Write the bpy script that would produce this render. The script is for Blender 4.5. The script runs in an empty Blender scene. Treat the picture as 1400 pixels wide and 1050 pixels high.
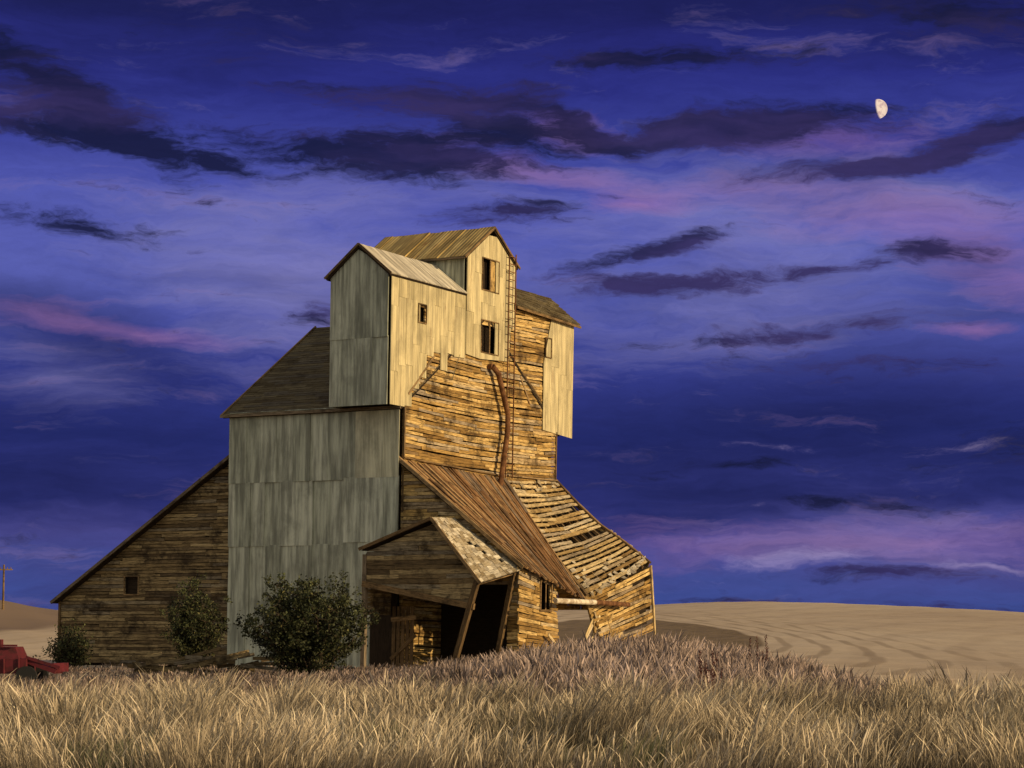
import bpy, math, random
import numpy as np
from mathutils import Vector
random.seed(7); rng=np.random.default_rng(11)
U=random.uniform
scene=bpy.context.scene

def s2l(c):
    return tuple(((x/255)/12.92 if x/255<=0.04045 else ((x/255+0.055)/1.055)**2.4) for x in c)+(1,)

# ------------------------------------------------------------------ node helpers
class NT:
    def __init__(s,nt): s.nt=nt
    def n(s,t,**kw):
        nd=s.nt.nodes.new(t)
        for k,v in kw.items(): setattr(nd,k,v)
        return nd
    def link(s,a,b): s.nt.links.new(a,b)
    def val(s,sock,v):
        if hasattr(v,'is_output') : s.link(v,sock)
        else: sock.default_value=v
    def math(s,op,a,b=0.0,c=None,clamp=False):
        nd=s.n('ShaderNodeMath',operation=op,use_clamp=clamp)
        s.val(nd.inputs[0],a); s.val(nd.inputs[1],b)
        if c is not None: s.val(nd.inputs[2],c)
        return nd.outputs[0]
    def mix(s,f,a,b,bt='MIX'):
        nd=s.n('ShaderNodeMix',data_type='RGBA',blend_type=bt)
        s.val(nd.inputs[0],f); s.val(nd.inputs[6],a); s.val(nd.inputs[7],b)
        return nd.outputs[2]
    def mapr(s,v,a,b,c=0.0,d=1.0,smooth=True):
        nd=s.n('ShaderNodeMapRange'); nd.interpolation_type='SMOOTHSTEP' if smooth else 'LINEAR'
        s.val(nd.inputs[0],v)
        for i,x in zip((1,2,3,4),(a,b,c,d)): nd.inputs[i].default_value=x
        return nd.outputs[0]
    def ramp(s,f,stops):
        nd=s.n('ShaderNodeValToRGB'); cr=nd.color_ramp
        s.val(nd.inputs[0],f)
        cr.elements[0].position=stops[0][0]; cr.elements[0].color=stops[0][1]
        cr.elements[1].position=stops[-1][0]; cr.elements[1].color=stops[-1][1]
        for p,c in stops[1:-1]:
            e=cr.elements.new(p); e.color=c
        return nd.outputs[0]
    def mapping(s,vec,loc=(0,0,0),rot=(0,0,0),scale=(1,1,1),t='POINT'):
        nd=s.n('ShaderNodeMapping',vector_type=t); s.link(vec,nd.inputs[0])
        nd.inputs[1].default_value=loc; nd.inputs[2].default_value=rot; nd.inputs[3].default_value=scale
        return nd.outputs[0]
    def noise(s,vec,scale,detail=4,rough=.55,col=False,dist=0):
        nd=s.n('ShaderNodeTexNoise'); s.link(vec,nd.inputs['Vector'])
        nd.inputs['Scale'].default_value=scale; nd.inputs['Detail'].default_value=detail
        nd.inputs['Roughness'].default_value=rough; nd.inputs['Distortion'].default_value=dist
        return nd.outputs['Color' if col else 'Fac']

def new_mat(name):
    m=bpy.data.materials.new(name); m.use_nodes=True
    t=NT(m.node_tree); b=m.node_tree.nodes['Principled BSDF']
    b.inputs['Roughness'].default_value=.85
    b.inputs['Specular IOR Level'].default_value=.15
    return m,t,b

def c4(r,g,b): return (r,g,b,1)
def wood_mat(name,dark,mid,light,stain=(.03,.02,.012,1),stain_amt=.75,grain=.6,bump=.6):
    m,t,b=new_mat(name)
    at=t.n('ShaderNodeAttribute',attribute_name='rnd'); sp=t.n('ShaderNodeSeparateColor'); t.link(at.outputs['Color'],sp.inputs[0])
    uv=t.n('ShaderNodeUVMap',uv_map='UVMap').outputs[0]
    pos=t.n('ShaderNodeNewGeometry').outputs['Position']
    base=t.ramp(sp.outputs[0],[(0,dark),(.5,mid),(1,light)])
    # some boards have gone silver-grey
    gl=.33*mid[0]+.5*mid[1]+.17*mid[2]
    base=t.mix(t.mapr(sp.outputs[1],.62,.95,0,.6),base,c4(gl*1.12,gl*1.0,gl*.82))
    g=t.noise(t.mapping(uv,scale=(1.0,14,1)),1.8,6,.72)
    gm=t.mapr(g,.34,.66,1-grain,1.3)
    nd=t.n('ShaderNodeVectorMath',operation='SCALE'); t.link(base,nd.inputs[0]); t.link(gm,nd.inputs['Scale'])
    big=t.noise(t.mapping(pos,scale=(1,1,1.3)),.75,7,.74)
    sm=t.mapr(big,.47,.66,0,stain_amt)
    col=t.mix(sm,nd.outputs[0],stain)
    sm2=t.mapr(t.noise(t.mapping(uv,scale=(.8,5,1)),2.2,4,.65),.53,.68,0,.65)
    col=t.mix(sm2,col,stain)
    t.link(col,b.inputs['Base Color'])
    bp=t.n('ShaderNodeBump'); bp.inputs['Strength'].default_value=bump; bp.inputs['Distance'].default_value=.03
    t.link(g,bp.inputs['Height']); t.link(bp.outputs[0],b.inputs['Normal'])
    return m
def tin_mat(name,base,light,rust=(.16,.075,.03,1),rust_amt=.5,freq=33.,rib=.4,rough=.6,streak=.5):
    m,t,b=new_mat(name)
    at=t.n('ShaderNodeAttribute',attribute_name='rnd'); sp=t.n('ShaderNodeSeparateColor'); t.link(at.outputs['Color'],sp.inputs[0])
    uv=t.n('ShaderNodeUVMap',uv_map='UVMap').outputs[0]
    pos=t.n('ShaderNodeNewGeometry').outputs['Position']
    col=t.mix(sp.outputs[0],base,light)
    st=t.noise(t.mapping(uv,scale=(.22,2.0,1)),1.5,5,.6)
    stm=t.mapr(st,.34,.66,1-streak,1.2)
    sc=t.n('ShaderNodeVectorMath',operation='SCALE'); t.link(col,sc.inputs[0]); t.link(stm,sc.inputs['Scale'])
    bl=t.noise(t.mapping(pos,scale=(1,1,.7)),.8,7,.68)
    col=t.mix(t.mapr(bl,.45,.72,0,.6),sc.outputs[0],tuple(x*.42 for x in base[:3])+(1,))
    rn=t.noise(t.mapping(uv,scale=(.5,2.0,1)),1.3,7,.7)
    col=t.mix(t.mapr(rn,.56,.70,0,rust_amt),col,rust)
    # dark lap line down one edge of each sheet
    t.link(col,b.inputs['Base Color'])
    b.inputs['Roughness'].default_value=rough; b.inputs['Metallic'].default_value=.1
    b.inputs['Specular IOR Level'].default_value=.25
    su=t.n('ShaderNodeSeparateXYZ'); t.link(uv,su.inputs[0])
    w=t.math('SINE',t.math('MULTIPLY',su.outputs[1],freq))
    h=t.math('ADD',t.math('MULTIPLY',w,.5),t.math('MULTIPLY',bl,.9))
    bp=t.n('ShaderNodeBump'); bp.inputs['Strength'].default_value=rib; bp.inputs['Distance'].default_value=.05
    t.link(h,bp.inputs['Height']); t.link(bp.outputs[0],b.inputs['Normal'])
    return m

M={}
M['plank']=wood_mat('weathered_plank',c4(.20,.115,.035),c4(.45,.285,.095),c4(.68,.48,.20),stain=(.04,.024,.012,1),stain_amt=.85)
M['plankdark']=wood_mat('grey_brown_plank',c4(.10,.068,.035),c4(.22,.155,.075),c4(.38,.285,.145),stain_amt=.9)
M['trim']=wood_mat('trim_board',c4(.12,.075,.035),c4(.22,.14,.065),c4(.34,.23,.115))
M['roofwood']=wood_mat('old_roof_board',c4(.085,.065,.035),c4(.125,.10,.055),c4(.165,.135,.078),stain_amt=.6,grain=.4)
M['leanroof']=wood_mat('rusty_roof_board',c4(.13,.065,.028),c4(.26,.14,.06),c4(.42,.27,.13),stain_amt=.7)
M['shingle']=wood_mat('pale_shingle',c4(.20,.15,.085),c4(.40,.33,.22),c4(.66,.59,.45),stain_amt=.4,grain=.4)
M['lath']=wood_mat('lath_board',c4(.26,.16,.06),c4(.48,.34,.15),c4(.70,.55,.31),stain_amt=.5)
M['dark']=wood_mat('shade_dark_wood',c4(.02,.013,.008),c4(.03,.02,.012),c4(.045,.03,.015))  # wood tone darkened to carry the shade of gaps and recesses
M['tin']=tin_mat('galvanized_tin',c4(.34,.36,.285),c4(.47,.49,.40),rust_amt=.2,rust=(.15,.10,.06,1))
M['tinwarm']=tin_mat('galvanized_tin_sunlit_tint',c4(.46,.39,.215),c4(.54,.465,.27),rust_amt=.4,streak=.3)  # copy of the tin with warm sunlight mixed into its base colour
M['tinfine']=tin_mat('corrugated_tin',c4(.54,.53,.38),c4(.60,.59,.44),rust_amt=.15,freq=78,rib=.7,streak=.3)
M['tinroof']=tin_mat('pale_roof_tin',c4(.52,.47,.37),c4(.62,.57,.46),rust_amt=.3)
M['rustroof']=tin_mat('rusted_roof_tin',c4(.42,.29,.10),c4(.54,.41,.17),rust=(.22,.09,.025,1),rust_amt=.85)
m,t,b=new_mat('rusty_pipe'); pos=t.n('ShaderNodeNewGeometry').outputs['Position']
t.link(t.mix(t.mapr(t.noise(pos,3,5),.35,.65),c4(.08,.035,.015),c4(.19,.09,.04)),b.inputs['Base Color']); M['rust']=m
m,t,b=new_mat('red_paint'); pos=t.n('ShaderNodeNewGeometry').outputs['Position']
t.link(t.mix(t.mapr(t.noise(pos,4,6,.7),.42,.7),c4(.11,.018,.024),c4(.05,.016,.016)),b.inputs['Base Color']); b.inputs['Roughness'].default_value=.5; M['red']=m
m,t,b=new_mat('tyre_rubber'); b.inputs['Base Color'].default_value=(.02,.02,.02,1); M['rubber']=m
m,t,b=new_mat('bleached_wood'); pos=t.n('ShaderNodeNewGeometry').outputs['Position']
t.link(t.mix(t.mapr(t.noise(pos,3,5),.4,.6),c4(.35,.28,.2),c4(.65,.58,.46)),b.inputs['Base Color']); M['pale']=m

# ------------------------------------------------------------------ mesh builder
class MB:
    def __init__(s): s.v=[];s.f=[];s.uv=[];s.c=[]
    def quad(s,ps,uvs=None,c=(.5,.5,.5)):
        i=len(s.v); s.v+= [tuple(p) for p in ps]; s.f.append(tuple(range(i,i+len(ps))))
        s.uv+= uvs if uvs else [(p[0],p[2]) for p in ps]; s.c+=[(c[0],c[1],c[2],1)]*len(ps)
    def slab(s,out,inn,uvs,c):
        s.quad(out,uvs,c)
        k=len(out)
        for i in range(k):
            j=(i+1)%k
            s.quad([out[i],inn[i],inn[j],out[j]],[uvs[i],uvs[i],uvs[j],uvs[j]],c)
    def box(s,P,c=None):
        c=c or (U(0,1),U(0,1),.5)
        for q in ((0,1,2,3),(4,5,6,7),(0,1,5,4),(1,2,6,5),(2,3,7,6),(3,0,4,7)):
            pts=[P[i] for i in q]
            l=(Vector(pts[1])-Vector(pts[0])).length; w=(Vector(pts[2])-Vector(pts[1])).length
            if l>=w: uv=[(0,0),(l,0),(l,w),(0,w)]
            else: uv=[(0,0),(0,l),(w,l),(w,0)]
            o=U(0,50); s.quad(pts,[(a+o,b_+o) for a,b_ in uv],c)
    def beam(s,p0,p1,w,h,c=None,up=Vector((0,0,1))):
        p0=Vector(p0);p1=Vector(p1); d=(p1-p0).normalized()
        if abs(d.dot(up))>.95: up=Vector((.47,.883,0))
        a=d.cross(up).normalized()*w/2; b_=a.cross(d).normalized()*h/2
        s.box([p0-a-b_,p0+a-b_,p1+a-b_,p1-a-b_,p0-a+b_,p0+a+b_,p1+a+b_,p1-a+b_],c)
    def tube(s,p0,p1,r0,r1,n=6,c=None,cap=False):
        c=c or (.5,.5,.5); p0=Vector(p0);p1=Vector(p1); d=(p1-p0).normalized()
        a=d.orthogonal().normalized(); b_=d.cross(a)
        ring=lambda p,r:[p+(a*math.cos(2*math.pi*i/n)+b_*math.sin(2*math.pi*i/n))*r for i in range(n)]
        A=ring(p0,r0);B=ring(p1,r1)
        for i in range(n):
            j=(i+1)%n; s.quad([A[i],A[j],B[j],B[i]],None,c)
        if cap: s.quad(A,None,c); s.quad(B,None,c)
    def obj(s,name,mat,parent=None):
        me=bpy.data.meshes.new(name); me.from_pydata(s.v,[],s.f)
        u=me.uv_layers.new(name='UVMap'); u.data.foreach_set('uv',np.array(s.uv,dtype=np.float32).ravel())
        a=me.color_attributes.new('rnd','FLOAT_COLOR','CORNER'); a.data.foreach_set('color',np.array(s.c,dtype=np.float32).ravel())
        me.materials.append(mat); me.update()
        o=bpy.data.objects.new(name,me); scene.collection.objects.link(o)
        if parent: o.parent=parent
        return o
def empty(name,loc=(0,0,0)):
    o=bpy.data.objects.new(name,None); scene.collection.objects.link(o); o.empty_display_size=.5
    return o

# building frame: u = along the right wall towards the back, v = along the front to the left
def W(u,v,z):
    return Vector((-5.03+.47*u-.883*v+.018*(z-9),100+.883*u+.47*v,z))
def fr_right(v0): return lambda s,t,n: W(s,v0-n,t)
def fr_front(u0): return lambda s,t,n: W(u0-n,s,t)
def fr_frontw(u0): return lambda s,t,n: W(u0-n,-s,t)
def bil(a,b,c,d,out=Vector((0,0,1))):
    A,B,C,D=[W(*p) for p in (a,b,c,d)]
    n_=((B-A).cross(D-A).normalized()+(C-D).cross(C-B).normalized()).normalized()
    if n_.dot(out)<0: n_=-n_
    SL=((B-A).length+(C-D).length)/2; TL=((D-A).length+(C-B).length)/2
    def f(s,t,n):
        x=s/SL;y=t/TL
        return A*(1-x)*(1-y)+B*x*(1-y)+C*x*y+D*(1-x)*y+n_*n
    return f,[(0,0),(SL,0),(SL,TL),(0,TL)],SL,TL

def inter(P,t):
    r=[]
    for i in range(len(P)):
        x0,y0=P[i];x1,y1=P[(i+1)%len(P)]
        if (y0<=t<y1) or (y1<=t<y0): r.append(x0+(x1-x0)*(t-y0)/(y1-y0))
    return sorted(r)
def clad(mb,f,poly,w,along='s',gap=.012,th=.03,L=(2,4),n0=0,jn=.012,holes=(),miss=0,wj=.12,lift=0,tilt=0,sag=None,endj=0,cb=(0,1)):
    if along=='t':
        P=[(y,x) for x,y in poly]; H=[(c,d,a,b_) for a,b_,c,d in holes]; F=lambda s,t,n:f(t,s,n)
    else: P=poly;H=holes;F=f
    t=min(p[1] for p in P); tm_=max(p[1] for p in P)
    while t<tm_-1e-3:
        ww=w*(1+U(-wj,wj)); t1=min(t+ww,tm_)
        if tm_-t1<w*.3: t1=tm_
        ta,tb=t+1e-4,t1-1e-4
        im=inter(P,(t+t1)/2);i0=inter(P,ta);i1=inter(P,tb)
        for k in range(0,len(im)-1,2):
            sa,sb=im[k],im[k+1]
            la=(i0[k],i1[k]) if len(i0)==len(im)==len(i1) else (sa,sa)
            lb=(i0[k+1],i1[k+1]) if len(i0)==len(im)==len(i1) else (sb,sb)
            segs=[(sa,sb)]
            for h in H:
                if h[2]<(t+t1)/2<h[3]:
                    ns=[]
                    for a,b_ in segs:
                        if h[1]<=a or h[0]>=b_: ns.append((a,b_)); continue
                        if h[0]>a: ns.append((a,h[0]))
                        if h[1]<b_: ns.append((h[1],b_))
                    segs=ns
            for a,b_ in segs:
                x=a; first=True
                while x<b_-1e-3:
                    ln=U(*L)*(U(.3,1) if first else 1); x1=min(x+ln,b_)
                    if b_-x1<L[0]*.25: x1=b_
                    first=False
                    if U(0,1)>=miss or (x1-x>2.2 and miss<.015):
                        xa0,xa1=(la if x==sa else (x,x)); xb0,xb1=(lb if x1==sb else (x1-.008,x1-.008))
                        if endj:
                            if x==sa: q=U(0,endj);xa0-=q;xa1-=q
                            if x1==sb: q=U(0,endj);xb0+=q;xb1+=q
                        jo=U(0,jn); tl=U(-tilt,tilt)
                        sg=(lambda q:sag(q)) if sag else (lambda q:0)
                        co=[(xa0,t+sg(xa0)-tl),(xb0,t+sg(xb0)+tl),(xb1,t1-gap+sg(xb1)+tl),(xa1,t1-gap+sg(xa1)-tl)]
                        off=[lift+U(0,jn),lift+U(0,jn),U(0,jn*.5),U(0,jn*.5)]
                        out=[F(c_[0],c_[1],n0+th+jo+o_) for c_,o_ in zip(co,off)]
                        inn=[F(c_[0],c_[1],n0) for c_ in co]
                        ou,ov=U(0,60),U(0,60)
                        uvs=[(c_[0]+ou,c_[1]-t+ov) for c_ in co]
                        mb.slab(out,inn,uvs,(U(*cb),U(0,1),.5))
                    x=x1
        t=t1

E=empty('grain_elevator')
def part(name,mat,fn):
    mb=MB(); fn(mb); return mb.obj(name,M[mat],E)
def lbox(mb,u0,u1,v0,v1,z0,z1):
    mb.box([W(u0,v0,z0),W(u1,v0,z0),W(u1,v1,z0),W(u0,v1,z0),W(u0,v0,z1),W(u1,v0,z1),W(u1,v1,z1),W(u0,v1,z1)],(.3,.5,.5))
# --- dark backing behind the cladding, coloured to give gaps and windows their shade
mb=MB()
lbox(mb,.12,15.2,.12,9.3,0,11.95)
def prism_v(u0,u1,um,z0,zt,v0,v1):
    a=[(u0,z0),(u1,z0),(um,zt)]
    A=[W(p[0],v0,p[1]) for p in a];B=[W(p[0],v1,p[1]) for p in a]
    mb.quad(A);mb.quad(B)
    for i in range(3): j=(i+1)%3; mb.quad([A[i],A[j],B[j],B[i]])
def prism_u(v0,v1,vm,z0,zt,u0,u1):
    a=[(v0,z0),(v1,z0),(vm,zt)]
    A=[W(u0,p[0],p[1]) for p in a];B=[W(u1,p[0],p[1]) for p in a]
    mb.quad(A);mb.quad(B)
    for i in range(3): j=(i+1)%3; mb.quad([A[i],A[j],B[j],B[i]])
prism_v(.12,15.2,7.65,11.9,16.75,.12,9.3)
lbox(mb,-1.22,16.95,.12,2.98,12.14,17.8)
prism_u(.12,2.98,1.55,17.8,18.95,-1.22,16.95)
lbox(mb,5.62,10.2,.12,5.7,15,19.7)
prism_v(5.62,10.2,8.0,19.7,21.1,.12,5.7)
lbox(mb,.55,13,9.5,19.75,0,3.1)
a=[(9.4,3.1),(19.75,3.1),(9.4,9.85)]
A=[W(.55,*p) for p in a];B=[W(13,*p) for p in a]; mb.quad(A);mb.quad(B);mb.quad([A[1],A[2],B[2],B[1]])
lbox(mb,3.68,3.8,-5.9,-.1,0,4.2); lbox(mb,-.40,-.34,-.1,1.3,0,4.6)  # added dark panels: keep light out of the porch opening, read as shade
mb.obj('core_shade_backing',M['dark'],E)

# --- right plank wall
wins=[(7.0,8.64,18.3,19.8),(7.0,8.7,15.27,16.8),(1.04,1.70,16.0,16.8),(13.85,14.45,15.76,16.7)]
def f(mb):
    clad(mb,fr_right(0),[(0,0),(15.3,0),(15.3,17.9),(0,17.9)],.155,L=(1.2,5.2),gap=.022,jn=.04,holes=wins,miss=.014,tilt=.026,sag=lambda s:-.16*math.sin(s/15.3*3.14)+.03*math.sin(s*1.7))
part('plank_wall','plank',f)
def f(mb):
    edge=[(-1.35,12.0),(-.69,12.0),(-.03,12.05),(.6,12.9),(1.2,13.5),(1.85,14.55),(2.5,14.75),(3.15,14.0),(3.8,14.85),(4.4,14.75),(5.5,14.9)]
    for (a0,zb),(a1,_) in zip(edge[:-1],edge[1:]):
        clad(mb,fr_right(0),[(a0,zb),(a1,zb+U(-.05,.05)),(a1,17.95),(a0,17.95)],a1-a0,along='t',n0=.09,th=.01,L=(2.9,3.1),jn=.02,gap=.0,holes=wins,wj=0,tilt=.01)
    clad(mb,fr_right(0),[(4.2,13.6),(4.9,13.3),(4.95,14.9),(4.25,14.9)],.7,along='t',n0=.12,th=.01,L=(4,5),jn=.04)
    P=[(13.7,12.0),(17.07,11.8),(17.07,17.75),(14.3,17.85),(14.3,15.4),(13.7,15.4)]
    clad(mb,fr_right(0),P,.85,along='t',n0=.09,th=.01,L=(3,6),jn=.03,gap=.0,holes=wins,wj=.05,tilt=.02)
    P=[(5.5,15.0),(6.9,14.9),(10.2,15.1),(10.35,19.95),(8.0,21.2),(5.5,19.7)]
    clad(mb,fr_right(0),P,.72,along='t',n0=.12,th=.01,L=(2.4,2.6),jn=.02,gap=.0,holes=wins,wj=.05,tilt=.01)
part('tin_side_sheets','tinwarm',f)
def f(mb):
    z=[0,2.1,5.75,8.75,12.05]
    for i in range(4):
        clad(mb,fr_front(0),[(2.9,z[i]),(9.45,z[i]),(9.45,z[i+1]+.06),(2.9,z[i+1]+.06)],.9,along='t',n0=.03+.035*i,th=.01,L=(9,10),jn=.05,gap=0,tilt=.015)
        if i<3: clad(mb,fr_front(0),[(0,z[i]+.1),(2.95,z[i]+.1),(2.95,z[i+1]+.1),(0,z[i+1]+.1)],.9,along='t',n0=.14+.035*i,th=.01,L=(9,10),jn=.05,gap=0,tilt=.015)
    clad(mb,fr_front(0),[(2.35,8.85),(2.95,8.85),(2.95,12),(2.35,12)],.6,along='t',n0=.25,th=.01,L=(9,10))
    clad(mb,fr_front(-1.35),[(0,12.0),(3.09,12.0),(3.09,15.1),(0,15.1)],.78,along='t',n0=.02,th=.01,L=(9,10),jn=.035,gap=0,tilt=.008)
    clad(mb,fr_front(-1.35),[(0,15.04),(3.09,15.04),(3.09,17.95),(1.55,19.15),(0,17.95)],.78,along='t',n0=.05,th=.01,L=(9,10),jn=.035,gap=0,tilt=.008)
    clad(mb,fr_front(5.5),[(0,17.2),(5.8,17.2),(5.8,19.7),(0,19.7)],.8,along='t',n0=.02,th=.01,L=(9,10),jn=.02,gap=0)
    clad(mb,lambda s,t,n:W(s,3.05+n,t),[(-1.35,12),(8,12),(8,17.9),(-1.35,17.9)],.8,along='t',n0=.02,th=.01,L=(3,3.2),jn=.02,gap=0)
    clad(mb,lambda s,t,n:W(s,9.4+n,t),[(0,0),(15.3,0),(15.3,12),(7.65,16.9),(0,12)],.8,along='t',n0=.02,th=.01,L=(3,3.2),jn=.02,gap=0)
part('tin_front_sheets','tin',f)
def f(mb):
    clad(mb,fr_front(0),[(0,8.8),(2.35,8.8),(2.35,12),(0,12)],.8,along='t',n0=.26,th=.01,L=(9,10),jn=.01,gap=0)
part('corrugated_sheet','tinfine',f)
# --- left lean-to wall
def f(mb):
    clad(mb,fr_front(.4),[(9.42,0),(19.9,0),(19.9,3.3),(9.42,10.0)],.16,L=(1.4,4.5),gap=.022,jn=.04,holes=[(15.1,15.9,3.56,4.4)],miss=.012,tilt=.022)
    clad(mb,lambda s,t,n:W(s,19.9+n,t),[(.4,0),(13,0),(13,3.3),(.4,3.3)],.19,L=(1.4,3.6),gap=.03,jn=.03)
part('lean_to_plank_wall','plankdark',f)
# --- roofs
def roof(name,mat,quads,w,along,**kw):
    mb=MB(); md=MB()
    for q in quads:
        f,P,SL,TL=bil(*q); clad(mb,f,P,w,along=along,**kw)
        K=6
        for i in range(K):
            for j in range(K):
                for nn in (-.03,-.11):
                    md.quad([f(SL*i/K,TL*j/K,nn),f(SL*(i+1)/K,TL*j/K,nn),f(SL*(i+1)/K,TL*(j+1)/K,nn),f(SL*i/K,TL*(j+1)/K,nn)])
        for i in range(4):
            a_,b_=P[i],P[(i+1)%4]; md.quad([f(*a_,-.03),f(*b_,-.03),f(*b_,-.11),f(*a_,-.11)])
    mb.obj(name,M[mat],E); md.obj(name+'_deck',M['dark'],E)
roof('main_roof','roofwood',[((-.35,9.75,11.95),(-.35,-.1,11.95),(7.65,-.1,17.1),(7.65,9.75,17.1)),((15.7,9.75,11.9),(15.7,-.1,11.9),(7.65,-.1,17.1),(7.65,9.75,17.1))],.24,'s',L=(.9,2.4),th=.012,jn=.015,lift=.012,gap=.004)
roof('gallery_roof','tinroof',[((-1.55,-.2,17.85),(5.5,-.2,17.85),(5.5,1.55,19.3),(-1.55,1.55,19.3)),((-1.55,3.3,17.85),(17.3,3.3,17.85),(17.3,1.55,19.3),(-1.55,1.55,19.3))],.75,'t',L=(9,10),th=.01,jn=.03,gap=0)
roof('rear_gallery_roof','roofwood',[((10.3,-.28,17.9),(17.4,-.28,17.75),(17.4,1.55,19.3),(10.3,1.55,19.3))],.28,'s',L=(.5,1.4),th=.02,jn=.03,lift=.03)
roof('headhouse_roof','rustroof',[((5.2,-.2,19.6),(5.2,6.0,19.6),(8.0,6.0,21.4),(8.0,-.2,21.4)),((10.6,-.2,19.8),(10.6,6.0,19.8),(8.0,6.0,21.4),(8.0,-.2,21.4))],.7,'t',L=(9,10),th=.012,jn=.04,gap=0)
roof('lean_to_roof','leanroof',[((-.1,9.4,10.15),(13.2,9.4,10.15),(13.2,20.1,3.2),(-.1,20.1,3.2))],.3,'s',L=(1,3),th=.02,jn=.03,lift=.02)
roof('side_shed_roof','leanroof',[((-.25,0,9.55),(9.9,0,9.25),(6.1,-6.3,3.35),(-.25,-6.45,4.65))],.25,'t',L=(2.5,9),th=.03,jn=.055,gap=.018,endj=.45,tilt=.025,miss=.02)
# collapsed lath roof: a sagging sheet of parallel slats
q=((9.9,0,9.25),(15.4,0,9.45),(13.6,-6.3,5.1),(6.3,-6.4,3.35))
f_,P_,SL,TL=bil(*q)
fs_=lambda s,t,n:f_(s,t,n-.42*math.sin(math.pi*t/TL)*(.4+.6*math.sin(math.pi*min(max(s/SL,0),1)))+.06*math.sin(s*2.1+t))
mb=MB(); clad(mb,fs_,P_,.35,along='s',L=(1.8,4.5),gap=.16,th=.03,jn=.02,miss=.04,tilt=.025,endj=.3,wj=.08)
mb.obj('roof_laths',M['lath'],E)
mb=MB(); K=8
for i in range(K):
    for j in range(K):
        if (i,j) in ((2,6),(3,6),(5,3)): continue
        mb.quad([fs_(SL*i/K,TL*j/K,-.2),fs_(SL*(i+1)/K,TL*j/K,-.2),fs_(SL*(i+1)/K,TL*(j+1)/K,-.2),fs_(SL*i/K,TL*(j+1)/K,-.2)])
mb.obj('lath_gap_shade',M['dark'],E)  # dark sheet under the laths, standing in for shade in the gaps
mb=MB()
for i in range(10):
    s=SL*i/9
    for j in range(4): mb.beam(fs_(s,TL*j/4,-.1),fs_(s,TL*(j+1)/4,-.1),.07,.14)
for s0 in (0,SL):
    for j in range(4): mb.beam(fs_(s0,TL*j/4,.05),fs_(s0,TL*(j+1)/4,.05),.14,.1)
mb.obj('roof_rafters',M['trim'],E)
mb=MB()
for i in range(60):
    s=U(0,SL);t_=TL*(1-abs(random.gauss(0,.10)))
    if i<10: t_=TL*U(.0,.1)
    if t_<0: continue
    o=fs_(s,t_,.06); a=fs_(s+U(.15,.5),t_+U(-.08,.08),.08+U(0,.06)); b_=fs_(s+U(.15,.5),t_+U(.15,.3),.06); c_=fs_(s+U(-.05,.05),t_+U(.15,.3),.09)
    mb.quad([o,a,b_,c_],[(0,0),(.3,0),(.3,.3),(0,.3)],(U(.0,1),U(0,1),.5))
mb.obj('shingle_scraps',M['shingle'],E)
# --- side shed walls
def f(mb):
    clad(mb,fr_frontw(0),[(0,0),(6.15,0),(6.15,4.7),(0,9.35)],.16,L=(1.8,5),gap=.02,jn=.03,holes=[(.15,5.6,0,3.9)],tilt=.02,n0=-.05)
    g,P,a,b2=bil((0,-6.15,4.75),(3.4,-6.15,4.05),(3.6,-6.3,.0),(0,-6.15,0),Vector((.883,-.47,0)))
    clad(mb,g,P,.17,L=(1.4,3.4),gap=.025,jn=.04,holes=[(2.0,2.95,.35,1.6)],tilt=.03,miss=.03,endj=.25)
    g,P,a,b2=bil((6.5,-6.25,3.45),(13.5,-6.2,5.0),(14.2,-6.2,1.7),(7.6,-6.9,.9),Vector((.883,-.47,0)))
    clad(mb,g,P,.17,L=(1.6,5),gap=.03,jn=.05,tilt=.045,miss=.05,endj=.5)
    clad(mb,lambda s,t,n:W(14.4,-s,t),[(0,2.8),(6,2.8),(6,4.9),(0,9.2)],.2,L=(1.5,4),gap=.0,jn=.03)
part('shed_plank_walls','plank',f)
mb=MB(); g,P,a,b2=bil((6.9,-6.05,3.3),(13.4,-6.05,4.8),(13.9,-6.05,2.1),(8.0,-6.4,1.3)); mb.quad([g(p[0],p[1],0) for p in P]); mb.obj('shed_wall_backing',M['dark'],E)  # dark sheet behind the wall boards, seen through the gaps
def frame(mb,fn,s0,s1,t0,t1,n,w=.1,mid=False):
    def b4(a0,a1,c0,c1,nn=.05):
        out=[fn(a0,c0,n+nn),fn(a1,c0,n+nn),fn(a1,c1,n+nn),fn(a0,c1,n+nn)]; inn=[fn(a0,c0,n),fn(a1,c0,n),fn(a1,c1,n),fn(a0,c1,n)]
        o=U(0,40)
        mb.slab(out,inn,[(o,o),(o+a1-a0,o),(o+a1-a0,o+c1-c0),(o,o+c1-c0)],(U(.2,.8),.5,.5))
    b4(s0-w,s0,t0-w,t1+w);b4(s1,s1+w,t0-w,t1+w);b4(s0,s1,t1,t1+w,.055);b4(s0,s1,t0-w,t0,.055)
    if mid: b4((s0+s1)/2-.05,(s0+s1)/2+.05,t0,t1,.02)
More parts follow.
